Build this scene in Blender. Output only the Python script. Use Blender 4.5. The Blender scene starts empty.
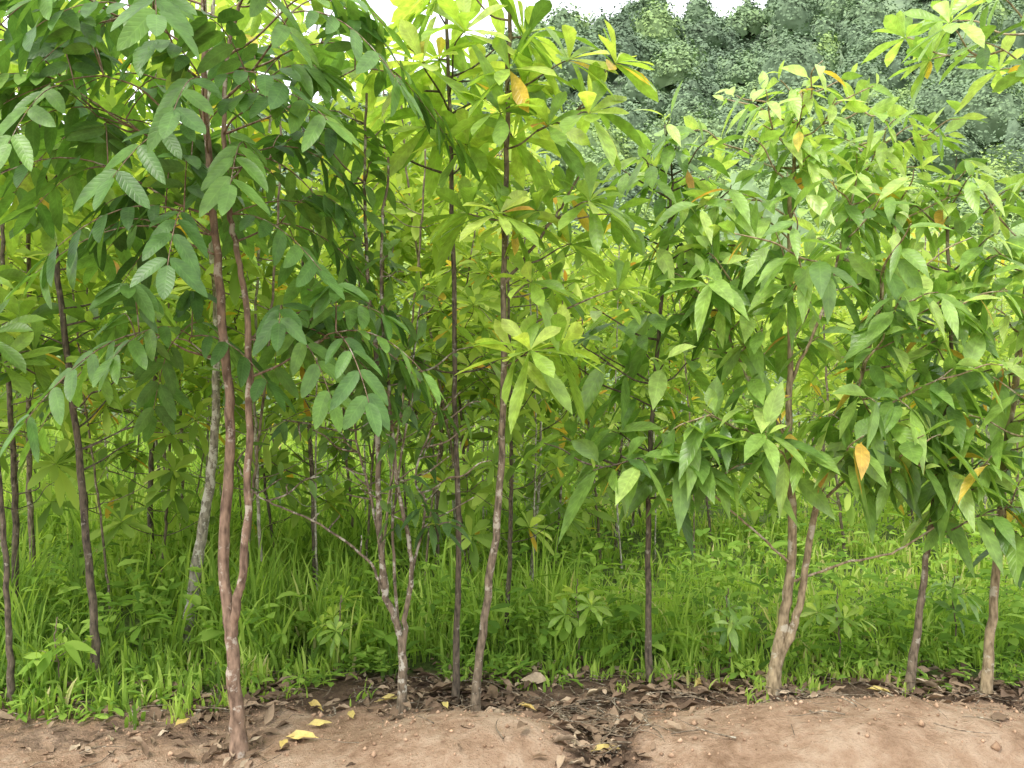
import bpy, math, random
import numpy as np
from mathutils import Vector
random.seed(7)
rng = np.random.default_rng(11)
scene = bpy.context.scene
COL = scene.collection
scene.view_settings.view_transform = 'Standard'
try: scene.view_settings.look = 'None'
except Exception: pass
scene.view_settings.exposure = 0

# ------------------------------------------------------------------ helpers
def nrm(v):
    return v / np.maximum(np.linalg.norm(v, axis=-1, keepdims=True), 1e-9)

def wob(x, y, f, s=0.0):
    return (np.sin(x*f+s)*np.cos(y*f*1.13+s*2.1) + 0.5*np.sin(x*f*2.3+y*f*1.7+s*3.3) + 0.3*np.cos(y*f*3.9-x*f*3.1+s)) / 1.8

def ground_h(x, y):
    x = np.asarray(x, float); y = np.asarray(y, float)
    def mound(xc, yc, rx, ry, h, p=1.5):
        r = ((x-xc)/rx)**2 + ((y-yc)/ry)**2
        return h*np.exp(-r**p)
    near = np.exp(-((y-3.9)/1.6)**4)
    h = mound(1.50, 3.62, 1.05, 0.44, 0.20) + mound(-0.22, 3.62, 0.52, 0.38, 0.14) + mound(2.8, 3.75, .5, .3, .05)
    h += near*(0.018*wob(x, y, 4.0, 1) + 0.011*wob(x, y, 11.0, 2) + 0.006*wob(x, y, 27.0, 5))
    h += (1-near)*0.04*wob(x, y, 0.9, 3)
    h -= 0.07*np.exp(-((x-0.38)/0.10)**2)*np.exp(-((y-3.8)/0.5)**4)
    return h

def mesh_obj(name, verts, faces_list, mat, tint=None, uv=None, smooth=True):
    me = bpy.data.meshes.new(name)
    verts = np.asarray(verts, np.float32)
    me.vertices.add(len(verts)); me.vertices.foreach_set("co", verts.ravel())
    loops = np.concatenate([f.ravel() for f in faces_list]).astype(np.int32)
    totals = np.concatenate([np.full(len(f), f.shape[1]) for f in faces_list]).astype(np.int32)
    starts = np.concatenate([[0], np.cumsum(totals)[:-1]]).astype(np.int32)
    me.loops.add(len(loops)); me.loops.foreach_set("vertex_index", loops)
    me.polygons.add(len(totals))
    me.polygons.foreach_set("loop_start", starts)
    me.polygons.foreach_set("loop_total", totals)
    if smooth:
        me.polygons.foreach_set("use_smooth", np.ones(len(totals), bool))
    me.update(calc_edges=True)
    if tint is not None:
        a = me.attributes.new("tint", 'FLOAT', 'POINT'); a.data.foreach_set("value", np.asarray(tint, np.float32))
    if uv is not None:
        a = me.attributes.new("leafco", 'FLOAT_VECTOR', 'POINT')
        a.data.foreach_set("vector", np.asarray(uv, np.float32).ravel())
    me.materials.append(mat)
    ob = bpy.data.objects.new(name, me)
    COL.objects.link(ob)
    return ob

def add_attr(ob, name, vals):
    a = ob.data.attributes.new(name, 'FLOAT', 'POINT'); a.data.foreach_set("value", np.asarray(vals, np.float32))

# ------------------------------------------------------------------ materials
def new_mat(name):
    m = bpy.data.materials.new(name); m.use_nodes = True
    nt = m.node_tree; nt.nodes.clear()
    return m, nt, nt.nodes, nt.links

def ramp(nodes, stops):
    r = nodes.new('ShaderNodeValToRGB')
    el = r.color_ramp.elements
    while len(el) > 1: el.remove(el[-1])
    el[0].position = stops[0][0]; el[0].color = (*stops[0][1], 1)
    for p, c in stops[1:]:
        e = el.new(p); e.color = (*c, 1)
    return r

def math_n(nodes, links, op, a, b=None):
    n = nodes.new('ShaderNodeMath'); n.operation = op
    for i, v in enumerate((a, b)):
        if v is None: continue
        if isinstance(v, (int, float)): n.inputs[i].default_value = v
        else: links.new(v, n.inputs[i])
    return n.outputs[0]

def leaf_mat(name, stops, trans=0.4, veins=9, vein_str=0.25, rough=0.42, bump=0.3, tboost=(1.5, 1.5, 0.8), spec=0.45, simple=False):
    m, nt, N, L = new_mat(name)
    out = N.new('ShaderNodeOutputMaterial')
    at = N.new('ShaderNodeAttribute'); at.attribute_name = 'tint'
    rp = ramp(N, stops); L.new(at.outputs['Fac'], rp.inputs[0])
    if simple:
        bs = N.new('ShaderNodeBsdfDiffuse'); L.new(rp.outputs[0], bs.inputs['Color'])
        if trans == 0:
            L.new(bs.outputs[0], out.inputs[0]); return m
    else:
        bs = N.new('ShaderNodeBsdfPrincipled')
        bs.inputs['Roughness'].default_value = rough
        bs.inputs['Specular IOR Level'].default_value = spec
    tm = N.new('ShaderNodeVectorMath'); tm.operation = 'MULTIPLY'; tm.inputs[1].default_value = tboost
    if simple:
        L.new(rp.outputs[0], tm.inputs[0])
    else:
        lc = N.new('ShaderNodeAttribute'); lc.attribute_name = 'leafco'
        sep = N.new('ShaderNodeSeparateXYZ'); L.new(lc.outputs['Vector'], sep.inputs[0])
        au = math_n(N, L, 'ABSOLUTE', sep.outputs[0])
        ph = math_n(N, L, 'SUBTRACT', math_n(N, L, 'MULTIPLY', sep.outputs[1], float(veins)), math_n(N, L, 'MULTIPLY', au, 1.6))
        fr = math_n(N, L, 'FRACT', ph)
        tri = math_n(N, L, 'ABSOLUTE', math_n(N, L, 'SUBTRACT', fr, 0.5))
        vein = math_n(N, L, 'POWER', math_n(N, L, 'MULTIPLY', tri, 2.0), 5.0)
        mid = math_n(N, L, 'LESS_THAN', au, 0.07)
        vm = math_n(N, L, 'MAXIMUM', vein, mid)
        tc = N.new('ShaderNodeTexCoord')
        nz = N.new('ShaderNodeTexNoise'); nz.inputs['Scale'].default_value = 23; nz.inputs['Detail'].default_value = 2
        L.new(tc.outputs['Object'], nz.inputs['Vector'])
        mr = N.new('ShaderNodeMapRange'); mr.inputs[1].default_value = .3; mr.inputs[2].default_value = .7
        mr.inputs[3].default_value = .75; mr.inputs[4].default_value = 1.22
        L.new(nz.outputs['Fac'], mr.inputs[0])
        mul = N.new('ShaderNodeVectorMath'); mul.operation = 'SCALE'
        L.new(rp.outputs[0], mul.inputs[0]); L.new(mr.outputs[0], mul.inputs['Scale'])
        mx = N.new('ShaderNodeMix'); mx.data_type = 'RGBA'
        vf = math_n(N, L, 'MULTIPLY', vm, vein_str)
        L.new(vf, mx.inputs['Factor']); L.new(mul.outputs[0], mx.inputs['A'])
        lt = N.new('ShaderNodeVectorMath'); lt.operation = 'MULTIPLY_ADD'
        L.new(mul.outputs[0], lt.inputs[0]); lt.inputs[1].default_value = (1.5, 1.45, 1.5); lt.inputs[2].default_value = (.03, .04, .012)
        L.new(lt.outputs[0], mx.inputs['B'])
        L.new(mx.outputs['Result'], bs.inputs['Base Color']); L.new(mx.outputs['Result'], tm.inputs[0])
        bp = N.new('ShaderNodeBump'); bp.inputs['Strength'].default_value = bump; bp.inputs['Distance'].default_value = 0.004
        bp.invert = True
        L.new(vm, bp.inputs['Height']); L.new(bp.outputs[0], bs.inputs['Normal'])
    tr = N.new('ShaderNodeBsdfTranslucent')
    L.new(tm.outputs[0], tr.inputs['Color'])
    ms = N.new('ShaderNodeMixShader'); ms.inputs[0].default_value = trans
    L.new(bs.outputs[0], ms.inputs[1]); L.new(tr.outputs[0], ms.inputs[2])
    L.new(ms.outputs[0], out.inputs[0])
    return m

def bark_mat(name, dark, mid, light, scale=18, patch=.55):
    m, nt, N, L = new_mat(name)
    out = N.new('ShaderNodeOutputMaterial')
    tc = N.new('ShaderNodeTexCoord')
    mp = N.new('ShaderNodeMapping'); mp.inputs['Scale'].default_value = (1, 1, .35)
    L.new(tc.outputs['Object'], mp.inputs[0])
    n1 = N.new('ShaderNodeTexNoise'); n1.inputs['Scale'].default_value = scale*3; n1.inputs['Detail'].default_value = 5
    L.new(mp.outputs[0], n1.inputs['Vector'])
    r1 = ramp(N, [(.34, dark), (.52, mid), (.70, tuple(c*1.45 for c in mid))]); L.new(n1.outputs['Fac'], r1.inputs[0])
    n2 = N.new('ShaderNodeTexNoise'); n2.inputs['Scale'].default_value = scale; n2.inputs['Detail'].default_value = 5; n2.inputs['Roughness'].default_value = .65
    L.new(tc.outputs['Object'], n2.inputs['Vector'])
    r2 = ramp(N, [(patch, (0, 0, 0)), (patch+.05, (1, 1, 1))]); L.new(n2.outputs['Fac'], r2.inputs[0])
    mx = N.new('ShaderNodeMix'); mx.data_type = 'RGBA'
    L.new(math_n(N, L, 'MULTIPLY', r2.outputs[0], .8), mx.inputs['Factor']); L.new(r1.outputs[0], mx.inputs['A']); mx.inputs['B'].default_value = (*light, 1)
    bs = N.new('ShaderNodeBsdfPrincipled'); bs.inputs['Roughness'].default_value = .85; bs.inputs['Specular IOR Level'].default_value = .25
    L.new(mx.outputs['Result'], bs.inputs['Base Color'])
    bp = N.new('ShaderNodeBump'); bp.inputs['Strength'].default_value = .9; bp.inputs['Distance'].default_value = .008
    L.new(n1.outputs['Fac'], bp.inputs['Height']); L.new(bp.outputs[0], bs.inputs['Normal'])
    L.new(bs.outputs[0], out.inputs[0])
    return m

YEL = [(.955, (.60, .50, .09)), (.985, (.62, .40, .07)), (1.0, (.46, .25, .06))]
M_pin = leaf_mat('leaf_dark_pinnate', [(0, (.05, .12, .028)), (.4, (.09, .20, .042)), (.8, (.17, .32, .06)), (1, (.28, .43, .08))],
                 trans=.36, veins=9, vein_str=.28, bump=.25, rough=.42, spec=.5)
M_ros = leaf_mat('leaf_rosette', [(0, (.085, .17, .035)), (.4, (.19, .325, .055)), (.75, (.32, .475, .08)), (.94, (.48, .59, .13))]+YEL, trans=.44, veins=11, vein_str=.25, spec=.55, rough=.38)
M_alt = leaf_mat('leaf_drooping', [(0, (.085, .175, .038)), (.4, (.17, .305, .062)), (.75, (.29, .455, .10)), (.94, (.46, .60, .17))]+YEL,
                 trans=.42, veins=10, vein_str=.3, rough=.36, spec=.65)
M_drk = leaf_mat('leaf_medium_green', [(0, (.06, .13, .035)), (.5, (.12, .22, .05)), (.9, (.2, .35, .07)), (.97, (.4, .45, .05))], trans=.38)
M_bgl = leaf_mat('leaf_background', [(0, (.14, .225, .055)), (.35, (.26, .38, .08)), (.75, (.42, .535, .12)), (.94, (.57, .66, .19))]+YEL, trans=.48, simple=True)
M_grass = leaf_mat('grass_blades', [(0, (.12, .21, .045)), (.4, (.25, .385, .07)), (.75, (.39, .53, .11)), (.93, (.52, .63, .19)), (1, (.58, .54, .27))], trans=.45, simple=True)
M_weed = leaf_mat('weed_leaves', [(0, (.10, .19, .035)), (.5, (.20, .34, .055)), (1, (.34, .49, .10))], trans=.42, simple=True)
M_litter = leaf_mat('litter_leaves', [(0, (.08, .052, .035)), (.4, (.19, .13, .085)), (.75, (.33, .245, .165)), (.93, (.48, .39, .28)), (1, (.55, .43, .17))], trans=.08, rough=.85, spec=.15, vein_str=.2, tboost=(1, 1, 1))
M_yellow = leaf_mat('fallen_yellow_leaf', [(0, (.60, .50, .17)), (1, (.56, .41, .13))], trans=.2, rough=.6, tboost=(1, 1, 1))
M_hill = leaf_mat('hill_forest_leaves_painted_haze', [(0, (.15, .21, .135)), (.3, (.19, .27, .155)), (.5, (.23, .33, .155)), (.75, (.285, .40, .14)), (1, (.38, .51, .13))], trans=0, simple=True)  # aerial haze painted into the leaf colours: low tints paler and greyer
B_pink = bark_mat('bark_reddish_brown', (.10, .065, .045), (.22, .15, .105), (.44, .39, .32), 16, .57)
B_brown = bark_mat('bark_brown', (.07, .055, .037), (.18, .142, .098), (.40, .37, .29), 20, .58)
B_dark = bark_mat('bark_dark', (.045, .037, .028), (.12, .096, .068), (.30, .28, .23), 22, .6)
B_tan = bark_mat('bark_tan', (.14, .105, .06), (.30, .235, .145), (.48, .44, .34), 16, .56)
B_mix = bark_mat('bark_brown_with_lichen', (.07, .056, .038), (.18, .142, .098), (.48, .46, .38), 20, .53)
B_pale = bark_mat('bark_pale_lichen', (.13, .115, .085), (.27, .245, .19), (.55, .53, .45), 20, .52)

# ------------------------------------------------------------------ geometry generators
ELL = ([0, .1, .2, .35, .52, .7, .87, 1], [.03, .05, .28, .46, .50, .40, .17, .0])
OBO = ([0, .12, .3, .5, .68, .85, 1], [.03, .10, .24, .40, .50, .38, .02])
LET = ([0, .05, .16, .38, .62, .83, .94, 1], [.05, .22, .42, .50, .47, .32, .15, .0])
LOW = ([0, .3, .65, .88, 1], [.04, .30, .50, .32, .01])

class Leaves:
    def __init__(s): s.d = []; s.tubes = []
    def add(s, b, d, n, L, W, droop, tint):
        if tint > .955 and rng.random() < .8: L *= .75; W *= .7
        s.d.append((*b, *d, *n, L, W, droop, tint))

def leaf_geometry(arr, prof, fold=.28, wave=.05):
    A = np.asarray(arr, float); n = len(A)
    B, D, Nn = A[:, 0:3], nrm(A[:, 3:6]), A[:, 6:9]
    L, W, dr, tint = A[:, 9], A[:, 10], A[:, 11], A[:, 12]
    ts, ws = np.array(prof[0]), np.array(prof[1]); R = len(ts)
    side = nrm(np.cross(D, Nn)); Z = np.array([0, 0, 1.0])
    curl = rng.uniform(-.14, .14, n)
    V = np.zeros((n, R, 3, 3)); UV = np.zeros((n, R, 3, 3))
    ff = fold*rng.uniform(.3, 1.5, n)
    phs = rng.uniform(0, 6.28, n)
    for i, (t, w) in enumerate(zip(ts, ws)):
        p = B + L[:, None]*(D*t - Z*(dr*t*t)[:, None] + side*(curl*t*t)[:, None])
        tang = nrm(D - Z*(2*dr*t)[:, None])
        nt_ = nrm(np.cross(side, tang))
        for j, sg in enumerate((-1, 0, 1)):
            q = p.copy()
            if sg:
                hw = W*w
                q += side*(sg*hw*np.cos(ff))[:, None] + nt_*(hw*np.sin(ff) + wave*W*w*np.sin(phs+t*11+sg))[:, None]
            V[:, i, j] = q; UV[:, i, j, 0] = sg; UV[:, i, j, 1] = t
    idx = np.arange(n*R*3).reshape(n, R, 3)
    q1 = np.stack([idx[:, :-1, 0], idx[:, :-1, 1], idx[:, 1:, 1], idx[:, 1:, 0]], -1).reshape(-1, 4)
    q2 = np.stack([idx[:, :-1, 1], idx[:, :-1, 2], idx[:, 1:, 2], idx[:, 1:, 1]], -1).reshape(-1, 4)
    return V.reshape(-1, 3), [np.concatenate([q1, q2])], np.repeat(tint, R*3), UV.reshape(-1, 3)

def catmull(P, n=6):
    P = np.asarray(P, float)
    if len(P) < 3:
        return np.array([P[0]+(P[-1]-P[0])*t for t in np.linspace(0, 1, n+1)])
    Q = np.vstack([2*P[0]-P[1], P, 2*P[-1]-P[-2]]); out = []
    for i in range(1, len(Q)-2):
        for k in range(n):
            t = k/n
            out.append(.5*((2*Q[i]) + (-Q[i-1]+Q[i+1])*t + (2*Q[i-1]-5*Q[i]+4*Q[i+1]-Q[i+2])*t*t + (-Q[i-1]+3*Q[i]-3*Q[i+1]+Q[i+2])*t**3))
    out.append(P[-1]); return np.array(out)

class Tubes:
    def __init__(s): s.v = []; s.f = []; s.c = 0
    def add(s, P, r0, r1, sides=7, power=1.0, flare=0.0, knob=0.0):
        P = np.asarray(P, float); n = len(P)
        T = nrm(np.gradient(P, axis=0))
        main = nrm(P[-1]-P[0]); ref = np.array([0, 1.0, 0]) if abs(main[1]) < .8 else np.array([1.0, 0, 0])
        U = nrm(np.cross(T, ref)); Vv = np.cross(T, U)
        t = np.linspace(0, 1, n); r = r0+(r1-r0)*t**power
        if flare: r = r*(1+flare*np.exp(-t*n/2.0))
        if knob: r = r*(1+rng.uniform(-knob, knob, n))
        a = np.linspace(0, 2*math.pi, sides, endpoint=False)
        ring = P[:, None]+r[:, None, None]*(U[:, None]*np.cos(a)[None, :, None]+Vv[:, None]*np.sin(a)[None, :, None])
        s.v.append(ring.reshape(-1, 3)); s.v.append(P[-1][None]+T[-1][None]*r[-1]*.5)
        idx = np.arange(n*sides).reshape(n, sides)+s.c
        q = np.stack([idx[:-1], np.roll(idx[:-1], -1, 1), np.roll(idx[1:], -1, 1), idx[1:]], -1).reshape(-1, 4)
        s.f.append(q)
        tip = s.c+n*sides
        l = idx[-1]
        s.f.append(np.stack([l, np.roll(l, -1), np.full(sides, tip)], -1))
        s.c += n*sides+1
    def obj(s, name, mat):
        return mesh_obj(name, np.vstack(s.v), s.f, mat)

def rvec(): return nrm(rng.normal(size=3))

def perp_basis(D):
    a = np.array([0, 0, 1.0]) if abs(D[2]) < .9 else np.array([1.0, 0, 0])
    u = nrm(np.cross(D, a)); return u, np.cross(D, u)

UP = np.array([0, 0, 1.0])
def leaf_normal(d, outw, k=.28):
    n = UP*1.0 + outw*.5 + rng.normal(size=3)*k
    n = n - d*np.dot(n, d); return nrm(n)

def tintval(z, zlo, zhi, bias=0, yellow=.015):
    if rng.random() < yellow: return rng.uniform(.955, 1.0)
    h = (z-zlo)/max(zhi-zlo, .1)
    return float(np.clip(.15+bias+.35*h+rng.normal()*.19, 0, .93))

def shoot_leaves(LV, kind, P, D, twig, zlo, zhi, S, bias, outw, yellow):
    if kind == 'rosette':
        u, v = perp_basis(D); n = rng.integers(9, 14); a0 = rng.uniform(0, 6.28); tb = rng.normal()*.08
        for k in range(n):
            a = a0+k*2.4; f = k/n
            th = math.radians(92-52*f+rng.normal()*8)
            d = nrm(D*math.cos(th)+(u*math.cos(a)+v*math.sin(a))*math.sin(th))
            b = P-D*(.06*S*(1-f))
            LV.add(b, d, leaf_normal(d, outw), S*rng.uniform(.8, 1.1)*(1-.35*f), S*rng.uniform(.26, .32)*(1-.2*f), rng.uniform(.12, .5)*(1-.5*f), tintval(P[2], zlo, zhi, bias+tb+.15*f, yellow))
    elif kind == 'alternate':
        n = rng.integers(5, 9); u, v = perp_basis(D); a0 = rng.uniform(0, 6.28); tb = rng.normal()*.1
        for k in range(n):
            f = k/(n-1); b = twig[int(round((len(twig)-1)*(.2+.8*f)))]+rng.normal(size=3)*.012
            a = a0+k*2.6; young = k == n-1 and rng.random() < .6
            d = nrm(D*(.25+.5*f)+(u*math.cos(a)+v*math.sin(a))*.8+np.array([0, 0, .4 if young else -rng.uniform(-.1, 1.15)]))
            sz = S*(rng.uniform(.4, .65) if young else rng.uniform(.65, 1.12))
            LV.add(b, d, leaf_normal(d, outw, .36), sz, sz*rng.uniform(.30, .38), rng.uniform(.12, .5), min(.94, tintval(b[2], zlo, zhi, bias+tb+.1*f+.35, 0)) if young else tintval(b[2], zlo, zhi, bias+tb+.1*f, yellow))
    elif kind == 'pinnate':
        u, v = perp_basis(D); m = rng.integers(2, 4); a0 = rng.uniform(0, 6.28)
        for c in range(m):
            a = a0+c*6.28/m+rng.normal()*.4
            d = nrm(D*.4+(u*math.cos(a)+v*math.sin(a))*.8+outw*.3+np.array([0, 0, .3]))
            pr = int(rng.integers(4, 6)); Lr = S*(.8+.50*pr)*rng.uniform(.9, 1.1); drr = rng.uniform(.4, .85)
            ts = np.linspace(0, 1, 9); rach = np.array([P+Lr*(d*t-UP*drr*t*t) for t in ts])
            LV.tubes.append(rach)
            sd = nrm(np.cross(d, UP)); tn = tintval(P[2], zlo, zhi, bias, 0)
            roll = rng.normal()*.3
            for k in range(pr):
                t = .25+.70*k/(pr-1); tg = nrm(d-UP*2*drr*t)
                pn = nrm(np.cross(sd, tg)); sdr = nrm(sd+pn*roll)
                sc_ = [.8, .95, 1.05, 1.05, 1.0, .95][min(k, 5)]
                for sg in (-1, 1):
                    t2 = t+rng.normal()*.012; b = P+Lr*(d*t2-UP*drr*t2*t2)+sd*sg*.006
                    dd = nrm(tg*.45+sdr*sg*.8+np.array([0, 0, -.5])+rng.normal(size=3)*.12)
                    nn_ = nrm(pn*1.0+outw*.3+rng.normal(size=3)*.22); nn_ = nrm(nn_-dd*np.dot(nn_, dd))
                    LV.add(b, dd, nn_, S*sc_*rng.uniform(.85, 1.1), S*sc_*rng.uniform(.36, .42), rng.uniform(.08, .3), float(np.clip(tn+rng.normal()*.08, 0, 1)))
            tg = nrm(d-UP*2*drr); pn = nrm(np.cross(sd, tg))
            LV.add(rach[-1], tg, pn, S, S*.4, .06, tn)

def build_tree(name, base, stems, blobs, bark, leafmat, label, category='tree', group=None, prof=None, zr=(.8, 3.6), twig_r=.006, sides=9, flare=.35, skz=.45):
    """all coordinates are metres relative to the world; base = (x,y)"""
    bx, by = base; bz = float(ground_h(bx, by))-.015
    O = np.array([bx, by, bz])
    root = bpy.data.objects.new(name, None); COL.objects.link(root); root.location = O
    root.empty_display_size = .3
    root['label'] = label; root['category'] = category
    if group: root['group'] = group
    T = Tubes(); sk = []
    for si, (pts, r0, r1) in enumerate(stems):
        P = catmull([(x, by+dy, z) for x, dy, z in pts], 7)-O
        if si == 0: P[0, 2] = -.03
        jit = rng.normal(size=P.shape)*.003; jit[0] = 0; P = P+jit
        T.add(P, r0, r1, sides, .85, flare if si == 0 else 0, .05)
        for i in range(len(P)):
            if P[i, 2] > skz: sk.append(P[i])
    sk = list(sk); nst = len(sk); trunk_xy = np.mean(np.array(sk)[:, :2], axis=0)
    LVs = {}
    for bl in blobs:
        cx, cy, cz, rx, ry, rz, ns, kind, S, bias = bl[:10]; yellow = bl[10] if len(bl) > 10 else .025
        C = np.array([cx, by+cy, cz])-O
        tips = []
        for _ in range(ns):
            best = None
            for _t in range(5):
                d = rvec()*rng.uniform(.25, 1.1)**.6; cand = C+d*np.array([rx, ry, rz])
                sep_ = min([np.linalg.norm(cand-q_) for q_ in tips], default=9)
                if best is None or sep_ > best[0]: best = (sep_, cand)
            tips.append(best[1])
        tips.sort(key=lambda p: np.hypot(*(p[:2]-trunk_xy)))
        for P in tips:
            S_ = np.array(sk); dv = P-S_; hd = np.hypot(dv[:, 0], dv[:, 1])
            cost = np.linalg.norm(dv, axis=1)+1.2*np.abs(dv[:, 2]-.45*hd)
            cost[:nst] *= .85
            A = S_[np.argmin(cost)]; dv = P-A; ln = np.linalg.norm(dv)
            m1 = A+dv*.35+np.array([0, 0, -.03*ln])+rng.normal(size=3)*.03*ln
            m2 = A+dv*.72+np.array([0, 0, .02*ln])+rng.normal(size=3)*.03*ln
            tw = catmull([A, m1, m2, P], 4)
            T.add(tw, twig_r*(.7+.9*min(ln, 1.2)), twig_r*.45, 5)
            if ln > .2: sk += [m1, m2]
            D = nrm(P-m2+UP*.12*ln)
            ow = P-C; ow[2] = 0; ow = nrm(ow+1e-6)
            if kind == 'bare': continue
            if kind not in LVs: LVs[kind] = Leaves()
            shoot_leaves(LVs[kind], kind, P, D, tw, zr[0]-bz, zr[1]-bz, S, bias, ow, yellow)
    V = []; F = []; TT = []; UV = []; c = 0
    for k, lv in LVs.items():
        for rc in lv.tubes: T.add(rc, .0035, .0015, 4)
        pf = prof or {'rosette': OBO, 'alternate': ELL, 'pinnate': LET}[k]
        v, f, t, uv = leaf_geometry(lv.d, pf)
        V.append(v); F.append(f[0]+c); TT.append(t); UV.append(uv); c += len(v)
    tr = T.obj('trunk', bark); tr.parent = root
    cr = mesh_obj('crown', np.vstack(V), F, leafmat, np.concatenate(TT), np.vstack(UV)); cr.parent = root
    return root, tr, cr

# ------------------------------------------------------------------ front row of young trees
build_tree('young_tree', (-1.175, 3.67),
    [([(-1.175, 0, 0), (-1.195, 0, .28), (-1.215, 0, .54), (-1.253, .02, .84), (-1.227, .03, 1.40), (-1.253, .02, 1.83), (-1.296, 0, 2.4), (-1.326, 0, 2.83), (-1.33, 0, 3.3), (-1.34, 0, 3.75)], .034, .009),
     ([(-1.212, 0, .50), (-1.180, -.02, .68), (-1.149, -.02, .84), (-1.128, -.03, 1.40), (-1.14, -.02, 1.92), (-1.197, 0, 2.22), (-1.24, .02, 2.48), (-1.27, .1, 3.0), (-1.2, .15, 3.4)], .021, .008)],
    [(-1.32, .0, 3.05, .62, .45, .42, 22, 'pinnate', .16, .12), (-1.28, .0, 2.45, .45, .3, .24, 11, 'pinnate', .16, .1),
     (-1.58, .05, 1.82, .10, .15, .05, 3, 'pinnate', .15, .16), (-1.40, .12, 1.82, .08, .1, .05, 1, 'pinnate', .15, .1), (-.98, .08, 1.84, .10, .12, .05, 3, 'pinnate', .15, .18), (-.78, 0, 1.82, .08, .15, .05, 2, 'pinnate', .15, .18), (-1.85, 0, 2.9, .3, .3, .2, 4, 'pinnate', .16, .2)],
    B_pink, M_pin, 'young tree with two reddish brown stems and dark green pinnate leaves')

build_tree('young_tree', (-2.168, 4.44),
    [([(-2.168, 0, 0), (-2.19, 0, .47), (-2.265, 0, 1.255), (-2.35, 0, 1.987), (-2.41, 0, 2.456), (-2.49, 0, 3.08), (-2.55, 0, 3.6)], .023, .009)],
    [(-2.38, 0, 2.75, .45, .45, .35, 9, 'rosette', .31, .1, .04), (-2.5, -.1, 1.78, .38, .4, .22, 7, 'rosette', .30, -.05), (-2.55, 0, 3.3, .5, .5, .4, 9, 'rosette', .31, .2, .04), (-2.1, .1, 2.1, .3, .3, .2, 4, 'rosette', .29, .05), (-2.15, .1, 1.45, .3, .3, .3, 8, 'bare', .2, 0)],
    B_dark, M_ros, 'slender leaning young tree with dark bark and light green leaf rosettes')

build_tree('young_tree', (-2.02, 5.30),
    [([(-2.02, 0, 0), (-1.98, 0, .35), (-1.92, 0, .75), (-1.86, 0, 1.2), (-1.84, 0, 2.0), (-1.9, 0, 3.0), (-1.85, 0, 4.2)], .046, .012)],
    [(-1.85, 0, 2.6, .5, .5, .5, 8, 'rosette', .28, .15), (-1.85, 0, 3.8, .6, .5, .5, 10, 'rosette', .28, .25), (-1.9, 0, 1.7, .35, .3, .2, 4, 'rosette', .26, .1)],
    B_pale, M_ros, 'leaning young tree with thick pale lichen-covered trunk in the grass')

build_tree('young_tree', (-.53, 4.10),
    [([(-.53, 0, 0), (-.525, 0, .27), (-.553, 0, .45), (-.612, 0, .607), (-.646, .02, 1.04), (-.66, .03, 1.764), (-.694, .03, 2.0), (-.709, .0, 2.5), (-.70, 0, 3.0)], .024, .006),
     ([(-.528, 0, .25), (-.505, -.02, .5), (-.482, -.03, .752), (-.55, -.02, 1.137), (-.612, 0, 1.764), (-.63, 0, 2.25), (-.60, .05, 2.7)], .014, .006),
     ([(-.60, 0, .56), (-.70, -.02, .76), (-.95, -.05, .95), (-1.2, -.05, 1.06), (-1.33, 0, 1.22)], .008, .003),
     ([(-.50, 0, .60), (-.42, .02, 1.0), (-.47, .05, 1.15), (-.36, .1, 1.5)], .008, .004),
     ([(-.60, 0, .62), (-.70, .05, 1.1), (-.78, .05, 1.5), (-.74, .05, 2.1)], .008, .004),
     ([(-.55, 0, .42), (-.58, .04, .9), (-.52, .05, 1.4), (-.45, .08, 2.0)], .009, .004)],
    [(-.68, 0, 2.0, .36, .25, .5, 22, 'alternate', .13, .05), (-.42, .05, 1.62, .38, .25, .24, 10, 'alternate', .14, .1), (-.7, 0, 2.75, .3, .3, .3, 8, 'alternate', .15, .15), (-1.05, .05, 1.3, .38, .25, .2, 6, 'alternate', .12, .1),
     (-.43, -.1, .98, .16, .1, .06, 4, 'alternate', .13, -.1), (-.62, 0, 1.3, .5, .2, .5, 56, 'bare', .1, 0), (-.6, 0, 1.3, .35, .2, .2, 5, 'alternate', .12, .05)],
    B_mix, M_drk, 'young tree with several thin brown stems and small dark leaves')

build_tree('young_tree', (-.288, 4.30),
    [([(-.288, 0, 0), (-.27, 0, .71), (-.288, 0, 1.52), (-.304, 0, 2.53), (-.324, 0, 3.24), (-.34, 0, 3.8)], .017, .008)],
    [(-.30, -.15, 3.2, .46, .3, .30, 9, 'rosette', .34, .25), (-.2, -.15, 2.75, .08, .1, .04, 2, 'rosette', .34, .35), (-.62, .05, 3.05, .28, .3, .25, 4, 'rosette', .31, .2), (-.22, -.1, 1.75, .3, .2, .14, 3, 'rosette', .26, .15)],
    B_dark, M_ros, 'thin straight dark stem topped by bright green leaf rosettes')

build_tree('young_tree', (-.178, 4.10),
    [([(-.178, 0, 0), (-.154, 0, .318), (-.072, 0, .944), (-.043, 0, 1.523), (-.039, 0, 2.10), (-.024, 0, 2.73), (-.01, 0, 3.35), (0, 0, 3.8)], .023, .009),
     ([(-.04, 0, 2.08), (.10, -.03, 2.25), (.22, -.05, 2.42), (.33, -.05, 2.62)], .009, .005)],
    [(.22, -.05, 2.92, .36, .3, .28, 9, 'rosette', .31, .18, .05), (.15, -.2, 1.75, .14, .1, .06, 3, 'rosette', .31, .3, .06), (-.12, -.15, 2.42, .16, .15, .1, 3, 'rosette', .29, .15, .08),
     (.38, 0, 2.42, .28, .3, .16, 5, 'rosette', .28, .1, .04), (.0, 0, 3.5, .38, .35, .25, 4, 'rosette', .32, .25), (.25, -.05, 2.02, .28, .2, .1, 3, 'rosette', .27, .15, .04)],
    B_brown, M_ros, 'young tree with curved brown trunk and whorls of light green leaves')

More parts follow.
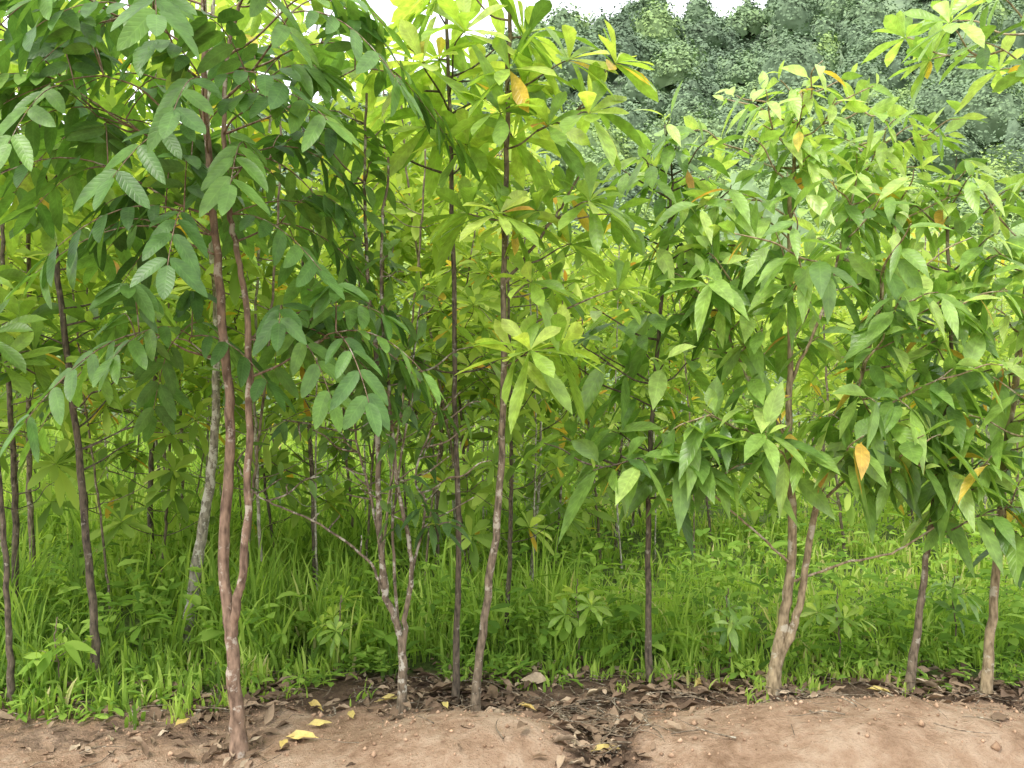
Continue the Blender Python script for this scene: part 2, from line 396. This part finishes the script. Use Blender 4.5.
build_tree('young_tree', (.73, 4.50),
    [([(.73, 0, 0), (.72, 0, .67), (.73, 0, 1.25), (.79, 0, 2.04), (.825, 0, 2.41), (.85, 0, 2.7)], .018, .006)],
    [(.68, -.15, 1.27, .62, .35, .16, 18, 'alternate', .28, .12), (.62, -.05, 1.8, .44, .35, .28, 12, 'alternate', .25, .16), (.86, -.05, 2.6, .36, .3, .40, 21, 'alternate', .22, .25)],
    B_dark, M_alt, 'thin dark-stemmed young tree with a skirt of large drooping leaves')

build_tree('young_tree', (1.347, 4.40),
    [([(1.347, 0, 0), (1.37, 0, .2), (1.414, 0, .43), (1.45, 0, .79), (1.43, 0, 1.26), (1.44, 0, 1.83), (1.44, 0, 2.55), (1.50, 0, 3.1)], .038, .007),
     ([(1.37, 0, .14), (1.44, -.02, .33), (1.49, -.03, .533), (1.57, -.03, 1.0), (1.725, -.03, 1.41), (1.906, 0, 2.03), (2.0, 0, 2.5)], .026, .008),
     ([(1.46, 0, .58), (1.7, -.05, .68), (1.95, -.1, .76), (2.2, -.1, .94), (2.3, -.1, 1.15)], .007, .004),
     ([(1.45, 0, .66), (1.25, -.08, .84), (1.0, -.1, 1.05), (.92, -.1, 1.15)], .007, .004),
     ([(1.56, 0, .95), (1.75, .05, 1.1), (1.95, .05, 1.2), (2.15, 0, 1.45)], .009, .005),
     ([(1.43, 0, 1.3), (1.2, .05, 1.7), (1.05, .05, 2.1)], .010, .005),
     ([(1.44, 0, 1.6), (1.6, -.05, 2.0), (1.75, -.05, 2.6)], .010, .005)],
    [(1.50, 0, 2.25, .78, .6, .66, 54, 'alternate', .24, .15, .05), (2.05, -.1, 1.85, .46, .4, .55, 24, 'alternate', .24, .17, .05), (1.60, -.25, 1.38, .62, .3, .18, 16, 'alternate', .27, .2, .04),
     (1.46, 0, 3.0, .56, .4, .26, 26, 'alternate', .19, .42), (1.05, -.2, 1.34, .28, .25, .18, 8, 'alternate', .28, .25), (1.98, 0, 2.75, .46, .35, .32, 22, 'alternate', .20, .4), (1.12, -.1, 2.15, .34, .3, .42, 16, 'alternate', .24, .22), (2.0, -.2, 1.25, .4, .25, .16, 10, 'alternate', .26, .18, .04)],
    B_tan, M_alt, 'bushy young tree with twin tan trunks and drooping leaves')

build_tree('young_tree', (2.05, 4.40),
    [([(2.05, 0, 0), (2.11, 0, .43), (2.14, 0, .69), (2.22, 0, 1.26), (2.27, 0, 1.78), (2.25, 0, 2.5)], .022, .008)],
    [(2.30, -.15, 1.12, .34, .3, .2, 10, 'alternate', .26, .2), (2.3, -.1, 1.8, .34, .3, .35, 10, 'alternate', .25, .2, .05), (2.3, 0, 2.5, .4, .3, .3, 12, 'alternate', .22, .3)],
    B_brown, M_alt, 'small brown-stemmed young tree with drooping green leaves')

build_tree('young_tree', (2.42, 4.35),
    [([(2.42, 0, 0), (2.463, 0, .494), (2.53, 0, 1.26), (2.66, 0, 2.3), (2.72, 0, 3.0), (2.75, 0, 3.7)], .026, .009)],
    [(2.46, 0, 3.4, .46, .4, .25, 10, 'rosette', .28, .2), (2.52, -.2, 1.5, .26, .25, .32, 10, 'alternate', .26, .22, .06), (2.6, -.15, 2.3, .36, .3, .45, 16, 'alternate', .24, .28, .04), (2.56, -.2, 1.0, .24, .2, .14, 5, 'alternate', .25, .2, .12)],
    B_tan, M_alt, 'young tree with tan trunk and high branches of bright green leaves')

build_tree('young_tree', (-2.50, 4.25),
    [([(-2.50, 0, 0), (-2.52, 0, .5), (-2.56, 0, 1.1), (-2.66, 0, 2.0), (-2.7, 0, 3.2)], .017, .008)],
    [(-2.6, -.1, 1.9, .35, .3, .3, 6, 'rosette', .30, .05), (-2.6, 0, 3.0, .4, .4, .4, 6, 'rosette', .30, .15)],
    B_dark, M_ros, 'thin dark-stemmed young tree standing in tall grass')

# ------------------------------------------------------------------ plantation behind
variants = []
NV = 11
def variant(i):
    H = [4.6, 5.0, 4.3, 5.2, 4.7, 4.4, 2.6, 2.2, 3.0, 4.0, 3.7][i]; lean = rng.normal()*.12; ph = rng.uniform(0, 6)
    st = [(lean*z/H*1.5+.05*math.sin(z*1.3+ph), .05*math.cos(z+ph), z) for z in np.linspace(0, H, 8)]
    blobs = []
    small = 6 <= i <= 8; thin = i >= 9
    z = .6 if small else (1.9 if thin else 1.35)
    while z < H:
        a = rng.uniform(0, 6.28); r = (.12 if small or thin else .28+.22*math.sin((z-1.2)/(H-1.0)*3.0))
        w_ = .3 if thin else (.42 if small else .58)
        ns = 3 if thin else ((5 if small else 4) if z < 1.9 else 8)
        blobs.append((r*math.cos(a), r*math.sin(a), z, w_, w_, .3, ns, 'alternate' if i in (2, 5, 8) else 'rosette', .26 if i != 3 else .30, [.1, .25, -.08, .2, .05, .0, .25, .2, .2, .2, .2][i]-.02, .035))
        z += .42
    if not small: blobs.append((0, 0, 1.3, .4, .4, .5, 10, 'bare', .2, 0))
    st2 = [([(x, y, zz) for x, y, zz in st], .010 if thin else (.013 if small else .024), .006)]
    return build_tree('plantation_tree', (0, 0), st2, blobs, [B_brown, B_dark, B_pale, B_brown, B_dark, B_mix, B_dark, B_brown, B_mix, B_pale, B_brown][i], M_bgl,
                      'slender plantation tree with yellow-green leaves standing in grass', group='plantation trees standing in the grass', prof=LOW, zr=(1.0, 5.0), sides=7, flare=.2, twig_r=.004)
for i in range(NV): variants.append(variant(i))

spots = [(-1.50, 6.3, 1, .95), (-3.35, 6.1, 3, 1.0), (-.04, 5.3, 4, .70), (1.03, 8.2, 5, .66),
         (-2.9, 6.9, 4, .98), (-1.66, 5.4, 10, 1.0), (-.62, 7.2, 0, .9), (-3.1, 5.2, 1, .9), (-.85, 5.6, 10, .95), (-4.2, 6.4, 5, 1.0),
         (-1.9, 6.7, 6, 1), (-1.3, 7.3, 7, 1.1), (-2.6, 6.2, 7, 1), (-.35, 6.3, 6, .95), (.35, 7.4, 8, .95), (-3.6, 7.2, 6, 1.1),
         (.15, 6.6, 2, .62), (.75, 7.6, 7, 1), (1.25, 8.8, 8, 1.0), (1.9, 8.2, 6, 1.0), (2.5, 8.9, 8, 1.0), (3.1, 8.0, 7, 1.1), (4.2, 8.9, 8, 1.1), (5.3, 8.8, 7, 1.15), (3.7, 7.9, 6, .95), (4.6, 7.3, 8, .95), (1.5, 9.6, 7, 1.1), (.5, 8.9, 6, 1.1)]
for _ in range(34):
    yy = rng.uniform(5.2, 11); xx = rng.uniform(-.62, .05)*yy
    spots.append((xx, yy, int(rng.integers(9, 11)), rng.uniform(.75, 1.15)))
for _ in range(16):
    yy = rng.uniform(7.0, 11.5); xx = rng.uniform(.05, .62)*yy
    spots.append((xx, yy, int(rng.integers(9, 11)), rng.uniform(.6, .8)))
y = 7.9
while y < 31:
    step = 1.6+.045*y
    x = -.66*y-1.5
    while x < .66*y+1.5:
        px = x+rng.uniform(-.5, .5); py = y+rng.uniform(-.5, .5)
        right = px > .02*py
        gap = (not right) and -.30*py < px < -.08*py and py < 15
        keep = (py > 9.2) if right else True
        if keep and rng.random() < (.9 if right else (.45 if gap else .75)):
            if rng.random() < (.35 if right and py < 13 else (.45 if gap else .22)): v_ = int(rng.integers(6, 9)); sc = rng.uniform(.95, 1.3)
            else: v_ = int(rng.integers(6)); sc = (rng.uniform(.66, .82)+.011*(py-9)) if right else rng.uniform(.82, 1.05)
            spots.append((px, py, v_, sc))
        x += step
    y += step
used = [False]*NV
for (x, yy, vi, sc) in spots:
    root, tr, cr = variants[vi]
    if not used[vi]:
        r = root; used[vi] = True
    else:
        r = root.copy(); COL.objects.link(r)
        for ch in (tr, cr):
            c = ch.copy(); c.parent = r; COL.objects.link(c)
    r.location = (x, yy, float(ground_h(x, yy))-.02)
    r.rotation_euler = (rng.normal()*.04, rng.normal()*.04, rng.uniform(0, 6.28))
    r.scale = (sc*rng.uniform(.95, 1.1),)*2+(sc,)
print('plantation trees', len(spots))

# ------------------------------------------------------------------ ground
xs = np.unique(np.concatenate([-np.geomspace(4.2, 420, 40), np.arange(-4.2, 4.2, .03), np.geomspace(4.2, 420, 40)]))
ys = np.unique(np.concatenate([np.linspace(-30, 2.4, 24), np.arange(2.4, 6.5, .03), np.geomspace(6.5, 420, 60)]))
X, Y = np.meshgrid(xs, ys); Zg = ground_h(X, Y)
nx, ny = len(xs), len(ys)
idx = np.arange(nx*ny).reshape(ny, nx)
q = np.stack([idx[:-1, :-1], idx[:-1, 1:], idx[1:, 1:], idx[1:, :-1]], -1).reshape(-1, 4)
m, nt, N, L = new_mat('soil_and_turf')
out = N.new('ShaderNodeOutputMaterial'); tc = N.new('ShaderNodeTexCoord')
def noise(scale, det=5, rough=.6):
    n = N.new('ShaderNodeTexNoise'); n.inputs['Scale'].default_value = scale; n.inputs['Detail'].default_value = det; n.inputs['Roughness'].default_value = rough
    L.new(tc.outputs['Object'], n.inputs['Vector']); return n.outputs['Fac']
nA, nB, nC = noise(3.2), noise(14, 8, .7), noise(90, 4)
soil = ramp(N, [(.37, (.24, .15, .09)), (.48, (.41, .275, .18)), (.60, (.53, .39, .275))])
L.new(math_n(N, L, 'ADD', math_n(N, L, 'MULTIPLY', nA, .5), math_n(N, L, 'MULTIPLY', nB, .5)), soil.inputs[0])
dark = ramp(N, [(.35, (.075, .05, .035)), (.55, (.165, .11, .073)), (.7, (.27, .19, .13))]); L.new(nB, dark.inputs[0])
turf = ramp(N, [(.35, (.06, .09, .03)), (.6, (.14, .2, .05)), (.75, (.22, .3, .09))]); L.new(nB, turf.inputs[0])
a1 = N.new('ShaderNodeAttribute'); a1.attribute_name = 'litter'
a2 = N.new('ShaderNodeAttribute'); a2.attribute_name = 'turf'
def thresh(a, n, k):
    s = math_n(N, L, 'ADD', a, math_n(N, L, 'MULTIPLY', math_n(N, L, 'SUBTRACT', n, .5), k))
    mr = N.new('ShaderNodeMapRange'); mr.inputs[1].default_value = .35; mr.inputs[2].default_value = .65
    L.new(s, mr.inputs[0]); return mr.outputs[0]
m1 = N.new('ShaderNodeMix'); m1.data_type = 'RGBA'
L.new(thresh(a1.outputs['Fac'], nB, 1.6), m1.inputs['Factor']); L.new(soil.outputs[0], m1.inputs['A']); L.new(dark.outputs[0], m1.inputs['B'])
m2 = N.new('ShaderNodeMix'); m2.data_type = 'RGBA'
L.new(thresh(a2.outputs['Fac'], nB, 1.2), m2.inputs['Factor']); L.new(m1.outputs['Result'], m2.inputs['A']); L.new(turf.outputs[0], m2.inputs['B'])
bs = N.new('ShaderNodeBsdfPrincipled'); bs.inputs['Roughness'].default_value = .95; bs.inputs['Specular IOR Level'].default_value = .15
L.new(m2.outputs['Result'], bs.inputs['Base Color'])
bp = N.new('ShaderNodeBump'); bp.inputs['Strength'].default_value = 1.0; bp.inputs['Distance'].default_value = .06
L.new(math_n(N, L, 'ADD', nB, math_n(N, L, 'MULTIPLY', nC, .35)), bp.inputs['Height']); L.new(bp.outputs[0], bs.inputs['Normal'])
L.new(bs.outputs[0], out.inputs[0])
ground = mesh_obj('ground', np.stack([X, Y, Zg], -1).reshape(-1, 3), [q], m)
ground['kind'] = 'structure'; ground['label'] = 'bare tan soil mounds giving way to litter and grassy ground'; ground['category'] = 'ground'
def sm(a, b, x): t = np.clip((x-a)/(b-a), 0, 1); return t*t*(3-2*t)
def edge(x): return 4.14+.12*wob(x, x*0, 2.0, 1)+.07*wob(x, x*0, 7.0, 2)
lit = sm(-.1, .12, Y-edge(X)); lit = np.maximum(lit, .95*np.exp(-((X-.38)/.17)**2)*(Y < 4.6))
lit = np.maximum(lit, .5*sm(-.9, -1.2, X)*sm(3.6, 3.8, Y))
add_attr(ground, 'litter', lit.ravel())
def turf_front(x): return 4.58+.16*wob(x, x*0, 1.7, 4)+.12*wob(x, x*0, 6.0, 2)-.38*sm(-1.15, -1.6, x)
add_attr(ground, 'turf', sm(-.1, .35, Y-turf_front(X)).ravel())

# ------------------------------------------------------------------ hill
def ridge(x):
    return 65+np.where(x > 8, .11*(x-8), .40*(x-8))+2.5*np.sin(x*.11)+1.5*np.sin(x*.27+1)
def hill_h(x, y):
    r = np.clip(ridge(x), 4, 95)
    t = np.clip((y-34)/125, 0, 1); prof_ = t**1.15
    back = np.where(y > 159, 1-.3*np.clip((y-159)/100, 0, 1), 1)
    return r*prof_*back+3.5*wob(x, y, .06, 2)*np.clip((y-34)/30, 0, 1)-.3
hx = np.linspace(-260, 300, 113); hy = np.linspace(30, 300, 70)
HX, HY = np.meshgrid(hx, hy); HZ = hill_h(HX, HY); HZ[0] = -1
idx = np.arange(HX.size).reshape(HX.shape)
q = np.stack([idx[:-1, :-1], idx[:-1, 1:], idx[1:, 1:], idx[1:, :-1]], -1).reshape(-1, 4)
mh, nt, N, L = new_mat('hill_undergrowth')
out = N.new('ShaderNodeOutputMaterial'); tc = N.new('ShaderNodeTexCoord')
n = N.new('ShaderNodeTexNoise'); n.inputs['Scale'].default_value = .6; n.inputs['Detail'].default_value = 8; L.new(tc.outputs['Object'], n.inputs['Vector'])
r = ramp(N, [(.35, (.15, .21, .13)), (.6, (.20, .28, .15))]); L.new(n.outputs['Fac'], r.inputs[0])
bs = N.new('ShaderNodeBsdfPrincipled'); bs.inputs['Roughness'].default_value = 1; L.new(r.outputs[0], bs.inputs['Base Color']); L.new(bs.outputs[0], out.inputs[0])
hill = mesh_obj('hill', np.stack([HX, HY, HZ], -1).reshape(-1, 3), [q], mh)
hill['kind'] = 'structure'; hill['label'] = 'steep hillside rising behind the plantation, covered in forest'; hill['category'] = 'hill'

NA, NE = 14, 8
aa = np.linspace(0, 2*math.pi, NA, endpoint=False); ee = np.linspace(-.9, math.pi/2-.02, NE)
SD = np.stack([np.cos(ee)[:, None]*np.cos(aa)[None], np.cos(ee)[:, None]*np.sin(aa)[None], np.sin(ee)[:, None]*np.ones(NA)[None]], -1).reshape(-1, 3)
sidx = np.arange(NA*NE).reshape(NE, NA)
SF = np.stack([sidx[:-1], np.roll(sidx[:-1], -1, 1), np.roll(sidx[1:], -1, 1), sidx[1:]], -1).reshape(-1, 4)
Vs = []; Ts = []; Fs = []; off = 0; nq = 0
yy = 34.0
def lumpf(d, s1, s2): return 1+.20*np.sin(d[:, 0]*5+s1)*np.cos(d[:, 1]*5+s2)+.13*np.sin(d[:, 2]*8+s1+d[:, 0]*7)+.08*np.sin(d[:, 0]*15+d[:, 2]*13+s2)
while yy < 175:
    st = 3.4+.010*yy
    x = -.42*yy-6
    while x < .66*yy+6:
        tx = x+rng.uniform(-2, 2); ty = yy+rng.uniform(-2, 2)
        x += st
        R = rng.choice([1.2, 1.8, 2.6, 3.6], p=[.25, .37, .28, .10])*rng.uniform(.85, 1.2); Ht = R*rng.uniform(.75, 1.4); tz = float(hill_h(tx, ty))+rng.uniform(.4, 3.4)+R*.3
        s1, s2 = rng.uniform(0, 6, 2)
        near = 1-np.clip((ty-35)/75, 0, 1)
        base = .26+.44*near+rng.normal()*.19  # tint drops with distance, so far crowns take the painted haze colours
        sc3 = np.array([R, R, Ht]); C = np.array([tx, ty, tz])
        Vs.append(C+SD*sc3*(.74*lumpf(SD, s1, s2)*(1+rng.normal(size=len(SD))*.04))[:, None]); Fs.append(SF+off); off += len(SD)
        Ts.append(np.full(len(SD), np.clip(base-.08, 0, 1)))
        qs = .0035*ty
        cnt = int(min(1500, 2*math.pi*R*R*1.35/(qs*qs)*1.05))
        d = nrm(rng.normal(size=(cnt, 3))); d[:, 2] = np.where(d[:, 2] < -.3, -d[:, 2], d[:, 2]); d[:, 1] = np.where(d[:, 1] > .35, -d[:, 1], d[:, 1])
        rad = lumpf(d, s1, s2)*rng.uniform(.74, 1.10, cnt)
        P = C+d*sc3*rad[:, None]
        nn = nrm(d+np.array([0, 0, .4])+rng.normal(size=(cnt, 3))*.32); u = nrm(np.cross(nn, rng.normal(size=(cnt, 3)))); v = np.cross(nn, u)
        a = (qs*rng.uniform(.45, 1.05, cnt))[:, None]*.8; b = a*rng.uniform(.5, .9, cnt)[:, None]
        Vs.append(np.stack([P-u*a, P-v*b, P+u*a, P+v*b], 1).reshape(-1, 3))
        Fs.append(np.arange(cnt*4).reshape(-1, 4)+off); off += cnt*4; nq += cnt
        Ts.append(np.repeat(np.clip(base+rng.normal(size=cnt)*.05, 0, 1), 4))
    yy += st*.9
print('hill quads', nq)
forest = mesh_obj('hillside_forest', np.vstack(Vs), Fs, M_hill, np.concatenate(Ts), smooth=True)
forest['kind'] = 'stuff'; forest['label'] = 'blue-green forest canopy covering the hillside, haze painted into its colour'; forest['category'] = 'forest'

# ------------------------------------------------------------------ grass
def blades(px, py, h, w, tint, bend=(.1, .85)):
    n = len(px); R = 5
    a = rng.uniform(0, 2*math.pi, n); dirv = np.stack([np.cos(a), np.sin(a), 0*a], -1)
    b2 = a+math.pi/2+rng.normal(size=n)*.5; side = np.stack([np.cos(b2), np.sin(b2), 0*a], -1)
    bd = rng.uniform(*bend, n); pz = ground_h(px, py)-.01
    B = np.stack([px, py, pz], -1); V = np.zeros((n, R, 2, 3))
    for i, t in enumerate(np.linspace(0, 1, R)):
        p = B+dirv*(h*bd*t**2*.75)[:, None]+UP*(h*(t-.38*bd*t**3))[:, None]
        ww = w*(.45+.55*math.sin(min(1, t*1.6)*math.pi*.5))*(1-t**2.5)+.0006
        V[:, i, 0] = p-side*ww[:, None]*.5; V[:, i, 1] = p+side*ww[:, None]*.5
    idx = np.arange(n*R*2).reshape(n, R, 2)
    q = np.stack([idx[:, :-1, 0], idx[:, :-1, 1], idx[:, 1:, 1], idx[:, 1:, 0]], -1).reshape(-1, 4)
    return V.reshape(-1, 3), q, np.repeat(tint, R*2)
GV = []; GF = []; GT = []; c = 0
def add_bl(res):
    global c
    GV.append(res[0]); GF.append(res[1]+c); GT.append(res[2]); c += len(res[0])
def region(y0, y1, tufts, per, h0, h1, w, spread):
    u = rng.random(tufts); cy = np.sqrt(y0*y0+(y1*y1-y0*y0)*u); cx = rng.uniform(-.66, .66, tufts)*cy+rng.normal(size=tufts)*.3
    keep = cy > turf_front(cx)-.08+rng.normal(size=tufts)*.14
    keep &= (wob(cx, cy, 1.9, 9)+rng.normal(size=tufts)*.3 > -.3)
    cx, cy = cx[keep], cy[keep]
    rt = sm(.2, .9, cx)*sm(5.0, 6.0, cy)
    th = rng.uniform(h0, h1, len(cx))*(1+.7*sm(.3, -1.5, cx))*(1-.35*rt)*(.76+.45*wob(cx, cy, 1.3, 4))*np.clip(.35+.9*(cy-turf_front(cx)), .28, 1)*(1+.5*(rng.random(len(cx)) < .14))
    tt = np.clip(.45+.28*wob(cx, cy, .8, 7)+.22*rt+rng.normal(size=len(cx))*.17, 0, 1)
    k = np.repeat(np.arange(len(cx)), per); n = len(k)
    px = cx[k]+rng.normal(size=n)*spread; py = cy[k]+rng.normal(size=n)*spread
    ww = w*rng.uniform(.5, 1.7, n)*(1+.25*sm(.3, -1.5, px))
    add_bl(blades(px, py, th[k]*rng.uniform(.35, 1.2, n), ww, np.clip(tt[k]+rng.normal(size=n)*.15, 0, 1)))
region(3.9, 6.0, 1900, 11, .18, .54, .013, .035)
region(6.0, 9.5, 2100, 9, .20, .5, .018, .055)
region(9.5, 16, 2300, 8, .20, .45, .028, .10)
region(16, 36, 3000, 6, .2, .5, .055, .22)
grass = mesh_obj('grass', np.vstack(GV), GF, M_grass, np.concatenate(GT))
grass['kind'] = 'stuff'; grass['label'] = 'lush knee-high green grass growing between the trees'; grass['category'] = 'grass'

lv = Leaves()
for i in range(2100):
    if i < 480:
        x = rng.uniform(-3.2, 3.2); y_ = float(turf_front(np.array(x)))-.1+abs(rng.normal())*.6; hgt = rng.uniform(.02, .16); S = .85
    else:
        y_ = 4.7+rng.random()**1.3*9; x = rng.uniform(-.66, .66)*y_
        if y_ < turf_front(np.array(x)): continue
        hgt = rng.uniform(.12, .55); S = rng.uniform(1, 1.9)
    z = float(ground_h(x, y_))
    for k in range(rng.integers(4, 9)):
        a = rng.uniform(0, 6.28); d = nrm(np.array([math.cos(a), math.sin(a), rng.uniform(-.1, .6)]))
        lv.add((x+rng.normal()*.02*S, y_+rng.normal()*.02*S, z+hgt*rng.uniform(.3, 1)), d, leaf_normal(d, d*0), S*rng.uniform(.04, .11), S*rng.uniform(.02, .045), rng.uniform(.1, .5), rng.random())
v, f, t, uv = leaf_geometry(lv.d, LOW)
weeds = mesh_obj('low_weeds', v, f, M_weed, t, uv)
weeds['kind'] = 'stuff'; weeds['label'] = 'low broad-leaved weeds along the edge of the grass'; weeds['category'] = 'weeds'

# litter
lv = Leaves()
bases = [(-1.175, 3.67), (-.53, 4.1), (-.18, 4.1), (.73, 4.5), (1.35, 4.4), (2.05, 4.4), (2.42, 4.35)]
for _ in range(3300):
    x = rng.uniform(-3.1, 3.1)
    y_ = float(edge(np.array(x)))+.10+rng.normal()*.08+abs(rng.normal())*.27
    if wob(np.array(x), np.array(y_), 5.0, 3)+rng.normal()*.25 < -.1: continue
    q_ = rng.random()
    if q_ < .02: y_ = rng.uniform(3.4, 4.1)
    elif q_ < .16: x = .38+rng.normal()*.10; y_ = rng.uniform(3.4, 4.2)
    elif q_ < .28:
        bx_, by_ = bases[rng.integers(len(bases))]; x = bx_+rng.normal()*.12; y_ = by_+rng.normal()*.08
    elif x < -.9 and q_ < .5: y_ = rng.uniform(3.6, 4.2)
    z = float(ground_h(x, y_))+rng.uniform(.003, .028)
    a = rng.uniform(0, 6.28); d = nrm(np.array([math.cos(a), math.sin(a), rng.normal()*.16]))
    n_ = nrm(UP+rng.normal(size=3)*.35)
    Lf = .028+rng.gamma(2.2, .023); Lf = min(Lf, .16)
    lv.add((x, y_, z), d, n_, Lf, Lf*rng.uniform(.32, .5), rng.uniform(-.25, .3), min(.94, float(np.clip(rng.beta(1.6, 2.1), 0, 1))))
v, f, t, uv = leaf_geometry(lv.d, ELL, fold=.6, wave=.28)
litter = mesh_obj('leaf_litter', v, f, M_litter, t, uv)
litter['kind'] = 'stuff'; litter['label'] = 'dry brown fallen leaves scattered below the trees'; litter['category'] = 'leaf litter'

T = Tubes()
for _ in range(520):
    x = rng.uniform(-3, 3); y_ = rng.uniform(4.0, 4.7) if rng.random() < .9 else rng.uniform(3.45, 3.9)
    if rng.random() < .25: x = .4+rng.normal()*.12; y_ = rng.uniform(3.5, 4.3)
    a = rng.uniform(0, 6.28); ln = rng.uniform(.05, .32); z = float(ground_h(x, y_))+.012
    p = [np.array([x, y_, z])+np.array([math.cos(a), math.sin(a), 0])*ln*t+np.array([rng.normal(), rng.normal(), abs(rng.normal())])*.012 for t in (0, .35, .7, 1)]
    T.add(catmull(p, 2), rng.uniform(.0015, .0045), .001, 5)
tw = T.obj('dry_twigs', B_brown); tw['kind'] = 'stuff'; tw['label'] = 'thin dry twigs lying on the soil'; tw['category'] = 'twigs'

# soil crumbs
n = 3600; px = rng.uniform(-2.8, 2.9, n); py = rng.uniform(3.35, 4.3, n); s = rng.gamma(1.1, .003, n)+.0012
oct_ = np.array([(1, 0, 0), (-1, 0, 0), (0, 1, 0), (0, -1, 0), (0, 0, 1), (0, 0, -1)], float)
ofc = np.array([(0, 2, 4), (2, 1, 4), (1, 3, 4), (3, 0, 4), (2, 0, 5), (1, 2, 5), (3, 1, 5), (0, 3, 5)])
V = np.stack([px, py, ground_h(px, py)+s*.3], -1)[:, None]+oct_[None]*s[:, None, None]*rng.uniform(.6, 1.2, (n, 6, 1))
F = (ofc[None]+np.arange(n)[:, None, None]*6).reshape(-1, 3)
cr = mesh_obj('soil_crumbs', V.reshape(-1, 3), [F], bark_mat('crumb_soil', (.18, .11, .065), (.36, .24, .155), (.48, .35, .245), 8, .6))
cr['kind'] = 'stuff'; cr['label'] = 'small crumbs of tan soil on the bare ground'; cr['category'] = 'soil crumbs'

# yellow fallen leaves
for (x, y_, a, s) in [(-.92, 4.15, 2.4, .15), (-.68, 4.2, .3, .14), (-.86, 3.78, 2.9, .16), (-.95, 3.92, .2, .12), (.95, 4.42, 1.0, .15), (1.72, 4.28, -.5, .16), (.12, 4.1, 2.5, .12),
                      (-1.0, 3.68, 1.6, .11), (-.3, 3.98, 1.9, .10), (-.75, 4.02, 2, .11), (.33, 3.56, .4, .14), (1.95, 4.35, 2.7, .13), (-1.55, 3.9, 1.2, .11)]:
    lv = Leaves(); d = np.array([math.cos(a), math.sin(a), .12])
    lv.d.append((0, 0, 0, *nrm(d), *nrm(UP+np.array([0, -.45, 0])), s, s*.34, .15, rng.random()))
    v, f, t, uv = leaf_geometry(lv.d, ELL, fold=.7, wave=.35)
    o = mesh_obj('fallen_leaf', v, f, M_yellow, t, uv); o.location = (x, y_, float(ground_h(x, y_))+.02)
    o['label'] = 'yellow fallen leaf lying on soil and litter'; o['category'] = 'leaf'; o['group'] = 'yellow leaves fallen on the soil'

# seedlings
for (x, y_, h, kind, S, mt) in [(1.82, 4.75, .32, 'rosette', .15, M_ros), (1.2, 4.72, .35, 'alternate', .13, M_alt), (.38, 4.9, .36, 'rosette', .15, M_ros), (-2.3, 4.3, .3, 'alternate', .15, M_weed), (-.95, 4.75, .3, 'rosette', .13, M_ros), (2.6, 5.0, .35, 'alternate', .13, M_alt)]:
    build_tree('seedling', (x, y_), [([(x, 0, 0), (x+.01, 0, h*.5), (x-.01, 0, h), (x, 0, h+.12)], .006, .003)],
               [(x, 0, h, .14, .14, .1, 5, kind, S, .3, 0)], B_brown, mt, 'small green seedling growing at the edge of the grass', category='seedling', group='seedlings at the grass edge', zr=(0, .6), twig_r=.003, sides=6, skz=.1)

# ------------------------------------------------------------------ light, sky, camera
w = bpy.data.worlds.new('World'); scene.world = w; w.use_nodes = True
nt = w.node_tree; nt.nodes.clear()
out = nt.nodes.new('ShaderNodeOutputWorld')
sky = nt.nodes.new('ShaderNodeTexSky'); sky.sky_type = 'NISHITA'; sky.sun_disc = False
EL, AZ = math.radians(60), math.radians(215)
sky.sun_elevation = EL; sky.sun_rotation = AZ; sky.dust_density = 4; sky.air_density = 1.2
b1 = nt.nodes.new('ShaderNodeBackground'); b1.inputs[1].default_value = .10; nt.links.new(sky.outputs[0], b1.inputs[0])
b2 = nt.nodes.new('ShaderNodeBackground'); b2.inputs[0].default_value = (.98, .98, .98, 1); b2.inputs[1].default_value = 1.85
ad = nt.nodes.new('ShaderNodeAddShader'); nt.links.new(b1.outputs[0], ad.inputs[0]); nt.links.new(b2.outputs[0], ad.inputs[1]); nt.links.new(ad.outputs[0], out.inputs[0])
sl = bpy.data.lights.new('sun', 'SUN'); sl.energy = 3.0; sl.angle = math.radians(16); sl.color = (1, .97, .90)
so = bpy.data.objects.new('sun', sl); COL.objects.link(so)
sd = Vector((math.sin(AZ)*math.cos(EL), math.cos(AZ)*math.cos(EL), math.sin(EL)))
so.rotation_euler = sd.to_track_quat('Z', 'Y').to_euler(); so.location = sd*30
cam = bpy.data.cameras.new('camera'); cam.sensor_width = 36; cam.lens = 29.9; cam.clip_end = 1500
co = bpy.data.objects.new('camera', cam); COL.objects.link(co); co.location = (0, 0, 1.6); co.rotation_euler = (math.radians(90), 0, 0)
scene.camera = co
